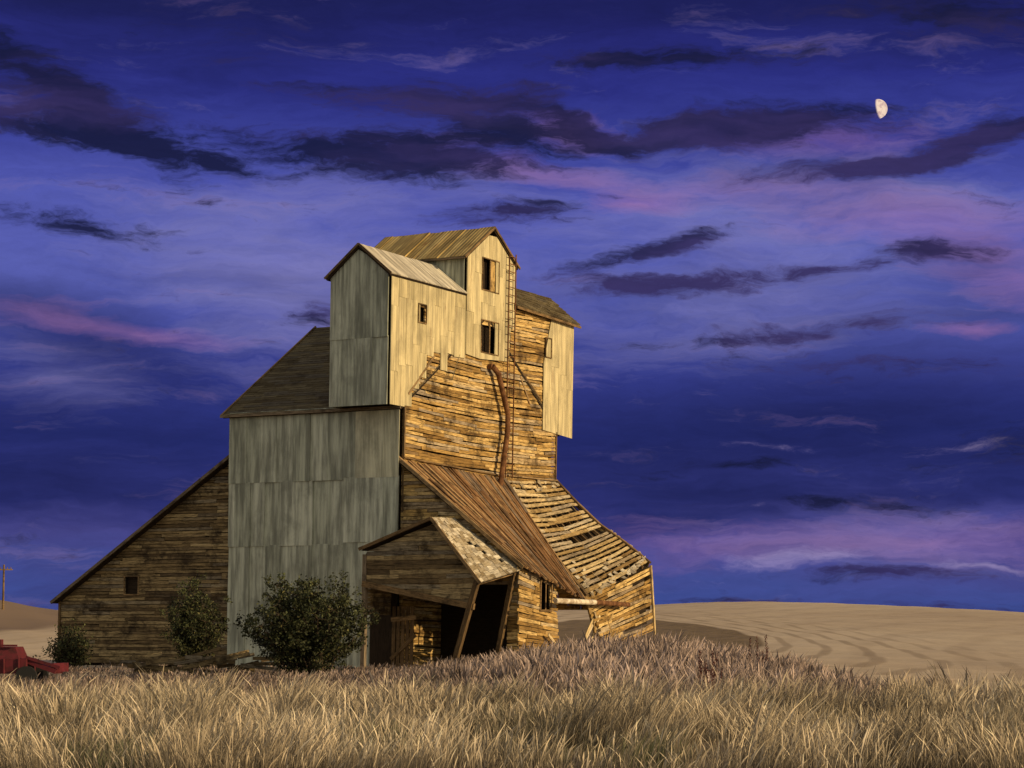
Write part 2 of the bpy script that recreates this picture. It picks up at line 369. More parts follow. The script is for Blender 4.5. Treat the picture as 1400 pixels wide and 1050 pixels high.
def f(mb):
    F=fr_right(0)
    for (a,b_,c,d),n,m_ in zip(wins,(.13,.13,.12,.12),(1,1,0,0)): frame(mb,F,a,b_,c,d,n,.05,m_)
    frame(mb,fr_right(-6.15),1.95,2.95,2.75,4.0,.08,.1,True)
    frame(mb,fr_front(.4),15.1,15.9,3.56,4.4,.06,.06)
    mb.beam(W(-.4,-.12,11.95),W(-.4,9.85,11.95),.08,.13); 
    mb.beam(W(-1.58,-.22,17.86),W(-1.58,1.55,19.32),.05,.1); mb.beam(W(-1.58,3.34,17.86),W(-1.58,1.55,19.32),.05,.1)
    mb.beam(W(-.4,9.82,11.95),W(7.65,9.82,17.15),.08,.13)
    mb.beam(W(5.12,-.24,19.58),W(8,-.24,21.42),.05,.12); mb.beam(W(10.7,-.24,19.78),W(8,-.24,21.42),.05,.12)
    mb.beam(W(5.14,-.2,19.56),W(5.14,6.0,19.56),.06,.1)
    mb.beam(W(-.12,9.4,10.12),W(-.12,20.15,3.15),.1,.14)
    mb.beam(W(.06,-.08,.0),W(.02,-.08,12.0),.1,.1); mb.beam(W(15.3,-.06,9.3),W(15.3,-.06,12.0),.12,.12)
    mb.beam(W(.28,19.92,0),W(.28,19.92,3.3),.1,.1)
    mb.beam(W(10.3,-.33,17.82),W(17.45,-.33,17.65),.06,.12)
    mb.beam(W(-.3,-.15,9.5),W(-.3,-6.5,4.6),.08,.16)
    mb.beam(W(.3,-.1,12.6),W(2.6,-.1,14.6),.05,.12); mb.beam(W(11.4,-.09,14.7),W(13.5,-.09,13.5),.04,.1); mb.beam(W(11.2,-.09,14.5),W(12.3,-.09,13.2),.04,.1)
    mb.beam(W(0,-.12,9.68),W(9.8,-.12,9.38),.12,.07); mb.beam(W(10,-.14,9.45),W(15.4,-.12,9.5),.12,.07)
part('trim_boards','trim',f)
mb=MB(); F=fr_right(0)
a,b_,c,d=wins[0]; mb.slab([F(a+.9,c,.1),F(b_,c,.1),F(b_,d,.1),F(a+.9,d,.1)],[F(a+.9,c,.03),F(b_,c,.03),F(b_,d,.03),F(a+.9,d,.03)],[(0,0),(0,.7),(1.5,.7),(1.5,0)],(.7,.3,.5))
mb.obj('window_board',M['plank'],E)
mb=MB(); g,P,SL2,TL2=bil((-.35,9.75,11.95),(-.35,-.1,11.95),(7.65,-.1,17.1),(7.65,9.75,17.1))
mb.quad([g(5.6,2.6,.06),g(6.7,2.2,.06),g(6.8,4.0,.06),g(6.3,4.6,.06),g(5.9,3.6,.06)]); mb.obj('roof_hole_shade',M['dark'],E)  # dark sheet laid on the roof for the shade inside a hole
# --- porch
f_r,P_r,_,_=bil((-2.95,-3.33,6.7),(.1,-2.79,6.8),(.1,-6.3,4.5),(-2.95,-5.8,3.85))
f_l,P_l,_,_=bil((-2.95,-3.33,6.7),(.1,-2.79,6.8),(.1,.35,5.4),(-2.95,.3,5.4))
mb=MB(); clad(mb,f_r,P_r,.24,along='s',L=(.2,.42),th=.035,jn=.04,lift=.0,gap=.015,endj=.05,tilt=.012,miss=.02); clad(mb,f_l,P_l,.22,along='s',L=(.2,.42),th=.03,jn=.03,gap=0)
mb.obj('porch_shingles',M['shingle'],E)
mb=MB()
for ff,PP in ((f_r,P_r),(f_l,P_l)):
    S2=PP[1][0];T2=PP[2][1]
    for i in range(6):
        for j in range(6):
            mb.quad([ff(S2*i/6,T2*j/6,-.05),ff(S2*(i+1)/6,T2*j/6,-.05),ff(S2*(i+1)/6,T2*(j+1)/6,-.05),ff(S2*i/6,T2*(j+1)/6,-.05)])
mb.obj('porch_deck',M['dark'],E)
mb=MB()
clad(mb,fr_frontw(-2.65),[(-.2,5.3),(3.33,6.5),(5.6,3.95),(5.2,2.95),(-.2,3.9)],.21,L=(2,5),gap=.016,jn=.03,tilt=.018)
clad(mb,lambda s,t,n:W(s,.15+n,t),[(-2.65,2.5),(0,2.5),(0,5.2),(-2.65,5.2)],.2,L=(1,3))
mb.obj('porch_gable_boards',M['plankdark'],E)
mb=MB()
mb.beam(W(-3.0,.35,5.42),W(-3.0,-3.33,6.72),.06,.14);mb.beam(W(-3.0,-3.33,6.72),W(-3.0,-5.85,3.85),.06,.14)
mb.beam(W(-2.7,.3,3.9),W(-2.7,-5.4,2.85),.16,.26)
mb.beam(W(-2.7,.2,0),W(-2.65,.2,5.2),.2,.2);mb.beam(W(-2.7,-4.35,0),W(-2.75,-5.55,3.95),.22,.22)
mb.beam(W(-.2,-5.2,.5),W(-.2,-6.0,4.5),.2,.2);mb.beam(W(-2.6,-5.5,3.9),W(.1,-6.0,4.45),.14,.2)
for k in range(5): mb.beam(W(-.46,-.0-k*.24,0),W(-.46,-.02-k*.24,2.9),.18,.04,c=(U(0,.3),.5,.5))
mb.beam(W(-.52,.1,2.3),W(-.52,-1.2,2.4),.05,.2); mb.beam(W(-.52,.1,.5),W(-.52,-1.2,1.6),.05,.16)
mb.obj('porch_posts',M['trim'],E)
mb=MB()
for i in range(34):
    u=U(2,13);v=-6.3-U(0,1.4);z=U(.3,1.2); a=U(0,6.28); l=U(.6,1.8)
    mb.beam(W(u,v,z),W(u+math.cos(a)*l,v+math.sin(a)*l*.5,z+U(-.3,.6)),.05,.13)
for i in range(10): mb.beam(W(6.3+U(-.6,1.8),-6.45,1.+U(0,.6)),W(7.2+U(-.6,2.0),-6.6,2.4+U(-.5,.5)),.05,.12)
mb.beam(W(7.2,-6.6,1.2),W(6.2,-6.4,3.4),.09,.16); mb.beam(W(13.7,-6.3,5.0),W(14.4,-6.3,1.2),.1,.14); mb.beam(W(8.6,-6.9,1.0),W(8.0,-6.5,2.6),.07,.14)
mb.obj('fallen_boards',M['lath'],E)
mb=MB(); mb.tube(W(2.1,-6.9,3.15),W(6.2,-6.9,3.1),.12,.12,10,cap=True); mb.obj('pale_pole',M['pale'],E)
mb=MB(); mb.tube(W(6.2,-6.9,3.1),W(9.9,-6.9,3.02),.12,.11,10,cap=True)
pts=[W(7.9,.1,14.6),W(7.9,-.3,14.65),W(8.3,-.42,14.3),W(9.3,-.45,12.4),W(9.3,-.45,11.6),W(8.6,-.45,8.7)]
for i in range(5): mb.tube(pts[i],pts[i+1],.135,.135,12,cap=True)
for z in (2,4): mb.tube(pts[z]+Vector((0,0,.06)),pts[z]-Vector((0,0,.06)),.16,.16,12,cap=True)
mb.obj('grain_spout',M['rust'],E)
mb=MB()
for uu in (9.45,10.15): mb.beam(W(uu,-.3,9.3),W(uu,-.3,20.4),.05,.05)
z=9.6
while z<20.3: mb.beam(W(9.45,-.3,z),W(10.15,-.3,z),.035,.035); z+=.38
for z in (11,14,17,19.5):
    for uu in (9.45,10.15): mb.beam(W(uu,0,z),W(uu,-.3,z),.04,.04)
mb.obj('ladder',M['rust'],E)

# ------------------------------------------------------------------ terrain
def sst(a,b,x):
    t=np.clip((x-a)/(b-a),0,1); return t*t*(3-2*t)
def TH(x,y):
    x=np.asarray(x,float);y=np.asarray(y,float)
    H=np.interp(x,[-400,-160,-98,-60,0,28,40,49,58,67,76,84,92,98,115,160,400],[7,5.5,4.7,4.2,4.2,5.3,5.75,5.8,5.65,5.2,4.5,3.8,3.1,2.5,1.6,1.0,3.0])
    h=H*sst(112,430,y)
    h=h-sst(450,1200,y)*6
    h=h+4.2*sst(-49,-72,x)*np.exp(-((y-260)/45)**2)
    h=h+.75*np.exp(-((x-4)/6.0)**2-((y-78)/8)**2)
    h=h+.07*np.sin(x*.35+1)*np.sin(y*.21)+.05*np.sin(x*.9+y*.3)
    h=h+.25*np.sin(x*.07+2)*np.sin(y*.025)*sst(130,250,y)
    return h
xs=np.concatenate([-np.geomspace(2500,70,40),np.linspace(-66,110,220),np.geomspace(114,2500,36)])
ys=np.concatenate([-np.geomspace(1500,20,20),np.linspace(-15,130,180),np.linspace(134,480,100),np.geomspace(500,4000,30)])
X,Y=np.meshgrid(xs,ys); Z=TH(X,Y)
nx,ny=len(xs),len(ys)
idx=np.arange(nx*ny).reshape(ny,nx)
faces=np.stack([idx[:-1,:-1],idx[:-1,1:],idx[1:,1:],idx[1:,:-1]],-1).reshape(-1,4)
def np_mesh(name,V,F,mat,cols=None,smooth=False,parent=None):
    me=bpy.data.meshes.new(name); k=F.shape[1]
    me.vertices.add(len(V)); me.vertices.foreach_set('co',V.astype(np.float32).ravel())
    me.loops.add(F.size); me.loops.foreach_set('vertex_index',F.astype(np.int32).ravel())
    me.polygons.add(len(F)); me.polygons.foreach_set('loop_start',(np.arange(len(F))*k).astype(np.int32))
    me.polygons.foreach_set('loop_total',np.full(len(F),k,dtype=np.int32))
    if smooth: me.polygons.foreach_set('use_smooth',np.ones(len(F),dtype=bool))
    me.update(calc_edges=True)
    if cols is not None:
        a=me.color_attributes.new('col','FLOAT_COLOR','POINT')
        a.data.foreach_set('color',np.concatenate([cols,np.ones((len(cols),1))],1).astype(np.float32).ravel())
    me.materials.append(mat); o=bpy.data.objects.new(name,me); scene.collection.objects.link(o)
    if parent: o.parent=parent
    return o
m,t,b=new_mat('field_and_soil')
pos=t.n('ShaderNodeNewGeometry').outputs['Position']; sp=t.n('ShaderNodeSeparateXYZ'); t.link(pos,sp.inputs[0])
x_,y_=sp.outputs[0],sp.outputs[1]
n1=t.noise(t.mapping(pos,scale=(.02,.006,0)),1,5,.6); n2=t.noise(pos,.8,6,.7)
field=t.ramp(n1,[(.3,c4(.43,.335,.24)),(.5,c4(.53,.43,.31)),(.7,c4(.60,.505,.385))])
def ell(cx,cy,rx,ry):
    v=t.n('ShaderNodeVectorMath',operation='LENGTH'); t.link(t.mapping(pos,loc=(-cx/rx,-cy/ry,0),scale=(1/rx,1/ry,0)),v.inputs[0]); return v.outputs['Value']
wob=t.math('MULTIPLY',t.math('SUBTRACT',t.noise(pos,.02,1),.5),.25)
r_=t.math('ADD',ell(12,212,10,70),wob)
# wheel-track pairs curving round the ploughed patch
lines=t.math('SINE',t.math('MULTIPLY',r_,30.0))
lm_=t.math('MULTIPLY',t.mapr(lines,.45,.95,0,.55),t.math('MULTIPLY',t.mapr(r_,.9,1.1),t.mapr(r_,2.6,1.5)))
field=t.mix(lm_,field,c4(.24,.18,.12))
r2=t.math('ADD',ell(75,40,90,300),t.math('MULTIPLY',wob,.25))
l2=t.math('SINE',t.math('MULTIPLY',r2,95.0))
field=t.mix(t.mapr(l2,.5,1.0,0,.20),field,c4(.30,.225,.155))
field=t.mix(t.math('MULTIPLY',t.mapr(r_,1.0,.94),.88),field,t.mix(t.mapr(n2,.4,.6),c4(.10,.07,.035),c4(.19,.135,.07)))
kn=t.math('MULTIPLY',t.mapr(x_,-48,-52),t.mapr(y_,330,300))
field=t.mix(t.math('MULTIPLY',kn,.85),field,c4(.14,.10,.075))
soil=t.mix(t.mapr(n2,.35,.65),c4(.10,.075,.055),c4(.22,.165,.11))
fm=t.mapr(t.math('SUBTRACT',y_,t.math('MULTIPLY',t.math('MAXIMUM',x_,0.0),-1.2)),84,92)
col=t.mix(fm,soil,field)
col=t.mix(t.mapr(n2,.4,.7,0,.2),col,c4(.2,.14,.09))
t.link(col,b.inputs['Base Color'])
bp=t.n('ShaderNodeBump'); bp.inputs['Strength'].default_value=.4; bp.inputs['Distance'].default_value=.12; t.link(n2,bp.inputs['Height']); t.link(bp.outputs[0],b.inputs['Normal'])
np_mesh('ground',np.stack([X.ravel(),Y.ravel(),Z.ravel()],1),faces,m,smooth=True)

# ------------------------------------------------------------------ grass
m=bpy.data.materials.new('grass_blade'); m.use_nodes=True; t=NT(m.node_tree); m.node_tree.nodes.remove(m.node_tree.nodes['Principled BSDF'])
at=t.n('ShaderNodeAttribute',attribute_name='col'); df=t.n('ShaderNodeBsdfDiffuse'); t.link(at.outputs['Color'],df.inputs[0]); t.link(df.outputs[0],m.node_tree.nodes['Material Output'].inputs[0])
GM=m
def vnoise(x,y,s,seed):
    r=np.random.default_rng(seed); g=r.random((256,256)); 
    X_=x/s+1000;Y_=y/s+1000; i=np.floor(X_).astype(int);j=np.floor(Y_).astype(int); fx=X_-i;fy=Y_-j
    fx=fx*fx*(3-2*fx);fy=fy*fy*(3-2*fy); i%=255;j%=255
    return (g[i,j]*(1-fx)+g[i+1,j]*fx)*(1-fy)+(g[i,j+1]*(1-fx)+g[i+1,j+1]*fx)*fy
def dmax(x,y):
    a=x/y; return np.interp(a,[-.3,-.24,.07,.12,.2,.3],[99,99,97,82,62,54])
def blades(name,x,y,h,w,cols,head,lean=.25):
    n=len(x); z=TH(x,y)-.03
    yaw=rng.normal(0,.9,n); la=-.4+3.5*(vnoise(x,y,2.2,31)-.5)*2+rng.normal(0,.9,n)
    lx=np.cos(la)*lean*h*rng.uniform(.2,1.9,n); ly=np.sin(la)*lean*h*rng.uniform(.3,1.3,n)
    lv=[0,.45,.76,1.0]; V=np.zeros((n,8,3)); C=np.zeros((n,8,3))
    ca,sa=np.cos(yaw),np.sin(yaw); hm=(head>0)
    for k,l in enumerate(lv):
        wk=w*[1,.7,.4,.06][k]
        if k==2: wk=np.where(hm,w*head,wk)
        if k==3: wk=np.where(hm,w*.4,wk)
        for sgn,o in ((-1,0),(1,1)):
            V[:,2*k+o,0]=x+lx*l**1.8+sgn*ca*wk/2
            V[:,2*k+o,1]=y+ly*l**1.8+sgn*sa*wk/2
            V[:,2*k+o,2]=z+h*(l-.12*lean*l**3*2)
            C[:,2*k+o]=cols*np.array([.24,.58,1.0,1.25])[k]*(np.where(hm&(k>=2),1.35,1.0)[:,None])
    b0=(np.arange(n)*8)[:,None,None]
    q=np.array([[0,1,3,2],[2,3,5,4],[4,5,7,6]])[None]
    F=(b0+q).reshape(-1,4)
    return np_mesh(name,V.reshape(-1,3),F,GM,np.clip(C,0,.78).reshape(-1,3))
def scatter(n,y0,y1,amax=.27):
    y=np.sqrt(rng.uniform(y0*y0,y1*y1,n)); x=rng.uniform(-amax,amax,n)*y; return x,y
def fore(n,y0,y1):
    x,y=scatter(n,y0,y1); k=(y<dmax(x,y)); x,y=x[k],y[k]
    cl=vnoise(x,y*.8,1.1,1); keep=rng.random(len(x))<.10+1.5*np.clip(cl-.28,0,1); x,y=x[keep],y[keep]
    cl=vnoise(x,y*.8,1.1,1); big=vnoise(x,y,5,2); gr=vnoise(x,y,3.0,5); dk=vnoise(x,y,2.0,77)
    far=np.clip((y-56)/8,0,1)
    h=(.22+.8*cl**1.6+.25*big)*rng.uniform(.4,1.3,len(x))*(1-.65*far)
    tan=np.array([.43,.355,.255]);pink=np.array([.25,.19,.17]);green=np.array([.15,.165,.09])
    r=rng.random((len(x),1)); c=tan*(.45+.8*r)
    mixp=np.clip((big-.55)*2.2+ (y-50)/12,0,1)[:,None]*.92; c=c*(1-mixp)+pink*(.55+.7*r)*mixp
    g=(np.clip((gr-.50)*6,0,1)*np.clip((46-y)/10,0,1))[:,None]*(rng.random((len(x),1))<.6); c=c*(1-g)+green*(.6+.7*r)*g
    c=c*(1-.4*np.clip((dk-.5)*3,0,1))[:,None]
    h=h*(1-.3*g[:,0])
    hd=np.where((rng.random(len(x))<.38)&(g[:,0]<.3),rng.uniform(1.2,3.4,len(x)),0)
    w=.0085*(y/38)*rng.uniform(.5,1.5,len(x))
    return x,y,h,w,c,hd
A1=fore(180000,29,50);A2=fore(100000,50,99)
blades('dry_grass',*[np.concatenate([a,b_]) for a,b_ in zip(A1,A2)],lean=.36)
n=110000; x=rng.uniform(-24,26,n); y=rng.uniform(58,99,n)
d=np.exp(-((x-4.5)/7.5)**2)*np.exp(-((y-75)/13)**2)+.16*((y>66))
k=(rng.random(n)<d*1.3)&(y<dmax(x,y)); x,y=x[k],y[k]; cl=vnoise(x,y,.9,9)
dd=np.exp(-((x-4.5)/7)**2)
h=(.20+.84*dd+.55*(cl-.5))*rng.uniform(.5,1.2,len(x)); h=np.maximum(h,.10)
r=rng.random((len(x),1)); c=np.array([.37,.285,.25])*(.4+.9*r); c=c*(1-.45*np.clip((cl[:,None]-.5)*4,0,1))*(.6+.4*dd[:,None])
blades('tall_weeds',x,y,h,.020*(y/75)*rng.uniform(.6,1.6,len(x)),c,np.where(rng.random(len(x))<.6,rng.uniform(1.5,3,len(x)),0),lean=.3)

def dock(x0,y0,n,hh):
    V=MB()
    z0=float(TH(x0,y0))
    for i in range(n):
        x1=x0+U(-.35,.35);yy=y0+U(-.3,.3);h=hh*U(.7,1.1);dx=U(-.12,.12)
        V.tube((x1,yy,z0),(x1+dx,yy,z0+h),.012,.008,4)
        for k in range(60):
            t_=U(.45,1.0); p=Vector((x1+dx*t_,yy,z0+h*t_)); r_=.07*(1.15-t_)+.02
            a=p+Vector((U(-r_,r_),U(-r_,r_),U(-.03,.03)))
            V.quad([a,a+Vector((U(-.03,.03),U(-.03,.03),.03)),a+Vector((U(-.03,.03),0,.06))],None)
    m_=bpy.data.materials.get('dock_seed')
    if not m_:
        m_,t_,b_=new_mat('dock_seed'); b_.inputs['Base Color'].default_value=(.09,.035,.03,1)
    V.obj('dock_weed',m_)
dock(5.3,58,8,1.35); dock(7.9,70,5,1.5)
mb=MB(); z0=float(TH(3.95,35.5))
mb.tube((3.92,35.5,z0-.1),(3.95,35.5,z0+.45),.035,.03,8); mb.tube((3.95,35.5,z0+.45),(4.05,35.45,z0+.82),.03,.012,8,cap=True); mb.tube((3.95,35.5,z0+.45),(3.86,35.5,z0+.6),.015,.006,6,cap=True)
mb.obj('dead_stick',M['pale'])

# ------------------------------------------------------------------ shrubs
m,t,b=new_mat('shrub_leaf'); at=t.n('ShaderNodeAttribute',attribute_name='col'); t.link(at.outputs['Color'],b.inputs['Base Color']); b.inputs['Roughness'].default_value=.6
LM=m
m,t,b=new_mat('shrub_bark'); b.inputs['Base Color'].default_value=(.07,.05,.035,1); BM=m
def shrub(cx,cy,rx,hz,nleaf,seed,ls=.085,ns=None):
    e=empty('shrub'); random.seed(seed); r=np.random.default_rng(seed); z0=float(TH(cx,cy))
    mb=MB(); tips=[]
    lobes=[(U(0,6.28),U(.65,1.15)) for _ in range(5)]
    for i in range(ns or int(17*rx)+10):
        a=U(0,6.28); lob=min(1.15,.72+.4*max(math.cos(a-l[0])*l[1] for l in lobes)); q=U(.05,1)**.6*rx*lob; hh=hz*(1-.45*(q/rx)**2)*U(.6,1.08)
        p=Vector((cx+U(-.3,.3)*rx,cy+U(-.3,.3),z0)); end=Vector((cx+math.cos(a)*q,cy+math.sin(a)*q,z0+hh))
        prev=p; dens=U(.3,1.3)
        for k in range(1,7):
            t_=k/6; nx_=p.lerp(end,t_)+Vector((U(-.12,.12),U(-.12,.12),.12*math.sin(t_*3.1)))
            mb.tube(prev,nx_,.03*(1.15-t_)+.006,.03*(1.0-t_)+.006,5); prev=nx_
            if U(0,1)<dens: tips.append((nx_,.15+.18*(1-t_)))
            if k>=2:
                for _ in range(3):
                    tw=nx_+Vector((U(-.5,.5),U(-.5,.5),U(-.25,.42))); mb.tube(nx_,tw,.01,.004,3)
                    if U(0,1)<dens: tips.append((tw,.13))
    mb.obj('stems',BM,e)
    T=np.array([tuple(a)+(s,) for a,s in tips]); k=r.integers(0,len(T),nleaf)
    tb=r.random(len(T)); 
    P=T[k,:3]+r.normal(0,1,(nleaf,3))*T[k,3:4]*.75; P[:,2]=np.maximum(P[:,2],z0+.1)
    a=r.normal(0,1,(nleaf,3)); a/=np.linalg.norm(a,axis=1)[:,None]; b_=np.cross(a,r.normal(0,1,(nleaf,3))); b_/=np.linalg.norm(b_,axis=1)[:,None]
    s=(ls*r.uniform(.6,1.3,nleaf))[:,None]
    V=np.stack([P-a*s*.6,P+b_*s*.36,P+a*s*.6,P-b_*s*.36],1).reshape(-1,3)
    up=np.clip((P[:,2:3]-z0)/hz,0,1)
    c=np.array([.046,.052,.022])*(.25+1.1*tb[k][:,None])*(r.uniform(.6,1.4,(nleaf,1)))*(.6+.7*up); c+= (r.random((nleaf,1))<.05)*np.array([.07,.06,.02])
    np_mesh('leaves',V,np.arange(nleaf*4).reshape(-1,4),LM,np.repeat(c,4,0),parent=e)
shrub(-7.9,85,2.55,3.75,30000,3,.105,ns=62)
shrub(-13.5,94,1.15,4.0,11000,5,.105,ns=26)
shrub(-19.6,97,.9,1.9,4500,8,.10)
random.seed(21)

mb=MB()
for i in range(44):
    x=-12.6+U(-3.0,2.6);y=88+U(-1,1.2);z=U(.1,.8);a=U(-.5,.5);l=U(.7,2.0)
    mb.beam((x,y,z),(x+math.cos(a)*l,y+U(-.5,.5),z+math.sin(a)*l*.5),.06,.14)
mb.obj('lumber_pile',M['plankdark'])

mb=MB(); mb.tube((-59.7,257,0),(-59.5,257,8.9),.16,.11,8,cap=True); mb.beam((-60.6,257,8.3),(-58.5,257,8.3),.14,.14)
for q in (-60.4,-59.9,-59.1,-58.7): mb.tube((q,257,8.35),(q,257,8.6),.06,.05,6,cap=True)
mb.obj('utility_pole',M['trim'])

e=empty('farm_wagon')
mb=MB(); bx,by=-16.7,74.5
def rb(x0,x1,y0,y1,z0,z1,dx=0,slx=0): mb.box([Vector(p) for p in ((x0,y0,z0),(x1,y0,z0),(x1,y1,z0),(x0,y1,z0),(x0+dx,y0+slx,z1),(x1-dx,y0+slx,z1),(x1-dx,y1-slx,z1),(x0+dx,y1-slx,z1))])
rb(bx-2.6,bx+.35,by-.7,by+.9,.45,.95); rb(bx-2.5,bx+.1,by-.6,by+.8,.953,1.35,.15,.1)
mb.beam((bx+.35,by,.88),(bx+1.35,by-.1,.52),.9,.16); mb.beam((bx+.3,by-.45,1.0),(bx+1.45,by-.5,.65),.1,.1)
for k in range(6): mb.beam((bx-2.4+k*.5,by-.74,.45),(bx-2.4+k*.5,by-.74,.95),.07,.05)
mb.beam((bx+1.2,by-.5,.65),(bx+1.5,by+.5,.65),.1,.3)
mb.tube((bx-.6,by-.2,1.3),(bx-.6,by-.2,1.6),.08,.08,8,cap=True); mb.beam((bx-2.5,by-.65,1.4),(bx+.05,by-.65,1.4),.06,.06)
mb.obj('body',M['red'],e)
mb=MB()
for x in (bx-1.9,bx+.4):
    for y in (by-.85,by+.95): mb.tube((x,y-.1,.35),(x,y+.1,.35),.36,.36,18,cap=True)
mb.obj('wheels',M['rubber'],e)

# ------------------------------------------------------------------ sun + moon
to_sun=Vector((.93,-.36,0)).normalized(); el=math.radians(17)
S=Vector((to_sun.x*math.cos(el),to_sun.y*math.cos(el),math.sin(el)))
sl=bpy.data.lights.new('sun','SUN'); sl.energy=4.6; sl.angle=math.radians(.6); sl.color=(1,.74,.40)
so=bpy.data.objects.new('sun',sl); scene.collection.objects.link(so); so.rotation_euler=(-S).to_track_quat('-Z','Y').to_euler()
import bmesh
bm=bmesh.new(); bmesh.ops.create_uvsphere(bm,u_segments=48,v_segments=32,radius=13.2)
me=bpy.data.meshes.new('moon'); bm.to_mesh(me); bm.free()
for p in me.polygons: p.use_smooth=True
mo=bpy.data.objects.new('moon',me); scene.collection.objects.link(mo); D=3000
mo.location=((1200-700)/3000*D,D,2.2+(850-149)/3000*D)
m=bpy.data.materials.new('moon_painted_phase'); m.use_nodes=True; t=NT(m.node_tree); nt=m.node_tree
nt.nodes.remove(nt.nodes['Principled BSDF'])
oc=t.n('ShaderNodeTexCoord').outputs['Object']
dp=t.n('ShaderNodeVectorMath',operation='DOT_PRODUCT'); t.link(oc,dp.inputs[0]); dp.inputs[1].default_value=tuple(Vector((.93,-.42,.16)).normalized()/13.2)
mk=t.mapr(dp.outputs['Value'],-.02,.22)  # sunlit phase painted as an emission mask, dark side transparent
em=t.n('ShaderNodeEmission'); t.link(t.mix(t.mapr(t.noise(oc,.16,4,.6),.42,.62),c4(.92,.70,.53),c4(.62,.42,.38)),em.inputs[0]); em.inputs[1].default_value=1.0
tp=t.n('ShaderNodeBsdfTransparent'); mx=t.n('ShaderNodeMixShader'); t.link(mk,mx.inputs[0]); t.link(tp.outputs[0],mx.inputs[1]); t.link(em.outputs[0],mx.inputs[2])
t.link(mx.outputs[0],nt.nodes['Material Output'].inputs[0]); me.materials.append(m)

# ------------------------------------------------------------------ world sky
w=bpy.data.worlds.new('World'); scene.world=w; w.use_nodes=True; nt=w.node_tree; t=NT(nt)
bg=nt.nodes['Background']; bg.inputs[1].default_value=.1
d=t.n('ShaderNodeTexCoord').outputs['Generated']; sp=t.n('ShaderNodeSeparateXYZ'); t.link(d,sp.inputs[0])
az=t.math('MULTIPLY',t.math('ARCTAN2',sp.outputs[0],sp.outputs[1]),3.0); ele=t.math('MULTIPLY',t.math('ARCSINE',sp.outputs[2]),3.0)
cb=t.n('ShaderNodeCombineXYZ'); t.link(az,cb.inputs[0]); t.link(ele,cb.inputs[1]); P=cb.outputs[0]
def warp(P,scale,amt,st,det=2):
    nz=t.noise(t.mapping(P,scale=st),scale,det,.62,col=True)
    s1=t.n('ShaderNodeVectorMath',operation='MULTIPLY_ADD'); t.link(nz,s1.inputs[0]); s1.inputs[1].default_value=amt; s1.inputs[2].default_value=tuple(-.5*a for a in amt)
    s3=t.n('ShaderNodeVectorMath',operation='ADD'); t.link(P,s3.inputs[0]); t.link(s1.outputs[0],s3.inputs[1]); return s3.outputs[0]
Pw=warp(P,3.5,(.24,.075,0),(1,2.2,1),5)
def blobs(L,src,ax=1,ay=1):
    tot=None
    for (px,py,rx,ry,rot,wt) in L:
        g=t.n('ShaderNodeTexGradient',gradient_type='SPHERICAL')
        t.link(t.mapping(src,loc=((px-700)/1000,(850-py)/1000,0),rot=(0,0,math.radians(rot)),scale=(rx*ax/1000,ry*ay/1000,1),t='TEXTURE'),g.inputs[0])
        v=t.math('MULTIPLY',g.outputs['Fac'],wt); tot=v if tot is None else t.math('ADD',tot,v)
    return tot
k=lambda c:s2l(c)
wn=t.noise(t.mapping(Pw,rot=(0,0,.10),scale=(1.4,8.5,1)),2.4,7,.67,dist=.25)
wn2=t.noise(t.mapping(Pw,loc=(3,1,0),rot=(0,0,-.05),scale=(.8,5.5,1)),1.6,5,.58)
wf=t.noise(t.mapping(Pw,loc=(7,2,0),rot=(0,0,.2),scale=(4.5,17,1)),3.2,5,.72)
c0=lambda v,g:t.math('MULTIPLY',t.math('SUBTRACT',v,.5),g)
elv=t.math('ADD',ele,c0(wn2,.22))
st=[(850,(56,76,144)),(800,(66,76,144)),(745,(78,77,146)),(690,(50,55,124)),(610,(38,46,112)),(530,(50,57,130)),(450,(72,79,156)),(370,(88,95,174)),(300,(82,89,174)),(220,(62,69,154)),(130,(44,48,128)),(40,(33,35,100)),(-150,(22,24,74))]
base=t.ramp(t.math('MULTIPLY',elv,.9),[((850-y)/1000*.9,k(c)) for y,c in st])
lav=blobs([(400,390,260,180,0,.85),(1000,300,430,100,-4,.85),(1250,270,320,70,-6,.5),(1080,410,360,90,3,.45),(700,420,600,110,0,.3),(230,330,240,80,-5,.4),(1150,750,380,60,0,.6),(90,520,160,70,-10,.55),(500,270,300,60,0,.35),(950,460,380,70,0,.3)],P)
lm=t.mapr(t.math('ADD',lav,c0(wn,2.2)),.1,1.2,0,.78,False)
col=t.mix(lm,base,k((132,129,186)))
db=blobs([(1000,640,800,130,0,1.0),(100,660,400,200,0,.95),(130,470,280,70,-12,.8),(1330,385,160,70,-15,.5),(50,10,650,200,0,.9),(1350,0,500,150,0,.8),(1200,560,450,110,0,.5),(1150,690,350,40,0,.4),(700,-20,900,120,0,.6)],P)
dm=t.mapr(t.math('ADD',db,c0(wn2,2.2)),.1,1.1,0,.88,False)
col=t.mix(dm,col,k((28,32,79)))
pk=blobs([(870,285,110,26,0,.95),(960,265,280,34,0,.5),(1240,310,260,56,-5,.8),(1318,462,70,18,0,.9),(1350,390,150,64,-15,.75),(1110,205,190,40,0,.6),(770,185,100,40,-20,.65),(750,245,150,30,-5,.65),(200,455,190,26,-8,.8),(60,430,160,30,0,.45),(1260,742,320,46,0,.7),(920,750,240,50,0,.5),(620,210,200,36,0,.3)],Pw,1.1,.95)
pm=t.mapr(t.math('ADD',pk,c0(wn,1.6)),.12,1.15,0,.60,False)
col=t.mix(pm,col,k((166,116,166)))
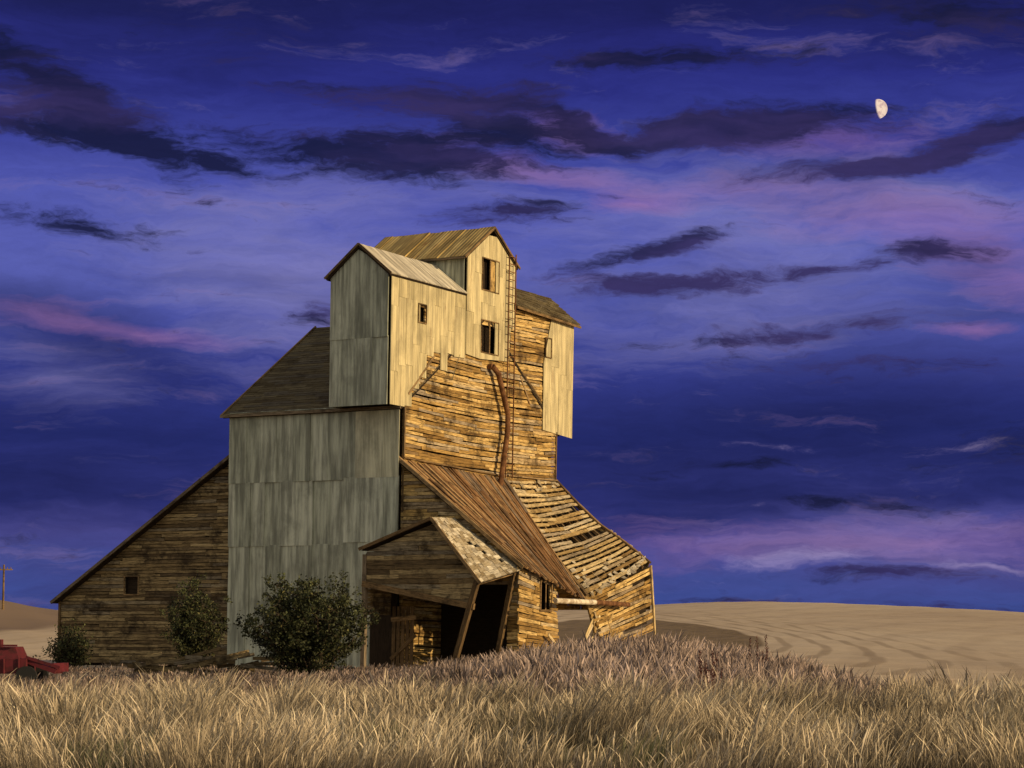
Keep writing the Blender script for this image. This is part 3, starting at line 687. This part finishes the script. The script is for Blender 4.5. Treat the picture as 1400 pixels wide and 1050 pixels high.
dk=blobs([(50,135,180,56,-24,1.1),(60,200,170,36,-6,.85),(170,210,140,32,-30,.75),(370,215,240,56,-4,.85),(480,150,220,40,-14,.65),(600,228,190,56,-2,.95),(690,180,180,50,-16,.8),(790,182,120,24,-26,.95),(690,302,140,28,3,.95),(640,140,160,34,-4,.55),(900,105,260,28,0,.95),(1270,50,260,44,-3,.9),
 (1050,188,210,42,4,1.15),(930,200,130,28,0,.6),(1340,212,190,36,14,1.25),(1220,248,140,22,5,.9),(890,350,160,24,14,1.1),(900,400,170,32,4,1.1),(1265,353,85,24,5,1.15),(1120,375,120,20,0,.8),(830,275,60,9,0,.7),(110,320,220,30,-6,.75),(280,235,80,24,-15,.8),(430,430,60,24,8,.75),(1100,245,140,24,0,.65),(960,638,150,18,4,.7),(1180,788,190,20,0,.85),(1380,620,130,50,0,.5),(1330,832,240,18,0,.6),(1080,455,280,22,2,.65),(1200,500,320,26,-2,.6),(1000,820,160,12,0,.6),(1120,690,260,22,0,.5),(250,60,260,30,-5,.4)],Pw,1.15,.9)
dkf=t.math('ADD',t.math('ADD',dk,c0(wn,1.7)),c0(wf,1.8))
dkm=t.mapr(dkf,.12,.86,0,.94)
dcol=t.mix(t.mapr(wn2,.42,.62),k((23,26,57)),k((54,46,92)))
col=t.mix(dkm,col,dcol)
bs=blobs([(1090,765,140,20,4,.95),(1320,773,160,8,-2,1.0),(1330,615,110,22,0,.6),(1040,610,100,14,0,.5),(1010,700,40,8,0,.5),(960,790,90,10,0,.4)],Pw)
col=t.mix(t.mapr(t.math('ADD',bs,c0(wf,1.3)),.2,1.0,0,.55),col,k((160,144,188)))
fg=t.mapr(wf,.25,.75,.86,1.10,False)
x10=t.n('ShaderNodeVectorMath',operation='SCALE'); t.link(col,x10.inputs[0]); t.link(t.math('MULTIPLY',fg,10.0),x10.inputs['Scale'])
t.link(x10.outputs[0],bg.inputs[0])
# added warm sky glow behind the viewpoint, out of view, fills the shaded faces
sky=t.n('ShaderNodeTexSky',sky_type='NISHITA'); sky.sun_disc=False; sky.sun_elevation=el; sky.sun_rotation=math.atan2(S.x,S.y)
fill_glow=t.mix(.8,sky.outputs[0],c4(6.4,5.8,4.6))
bg2=t.n('ShaderNodeBackground'); bg2.inputs[1].default_value=.1; t.link(fill_glow,bg2.inputs[0])
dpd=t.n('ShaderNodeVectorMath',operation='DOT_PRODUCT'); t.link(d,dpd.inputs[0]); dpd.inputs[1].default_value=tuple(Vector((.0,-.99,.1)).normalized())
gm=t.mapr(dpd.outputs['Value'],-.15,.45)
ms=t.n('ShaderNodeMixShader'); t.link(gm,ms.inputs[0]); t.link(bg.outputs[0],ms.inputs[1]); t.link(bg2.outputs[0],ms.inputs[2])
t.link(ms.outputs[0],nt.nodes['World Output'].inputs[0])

# ------------------------------------------------------------------ camera
cam=bpy.data.cameras.new('camera'); co=bpy.data.objects.new('camera',cam); scene.collection.objects.link(co)
co.location=(0,0,2.2); co.rotation_euler=(math.radians(90),0,0); cam.lens=3000/1400*36; cam.sensor_width=36; cam.shift_y=325/1400
cam.clip_end=10000; cam.clip_start=.5; scene.camera=co
scene.view_settings.view_transform='Standard'; scene.view_settings.look='None'; scene.view_settings.exposure=0
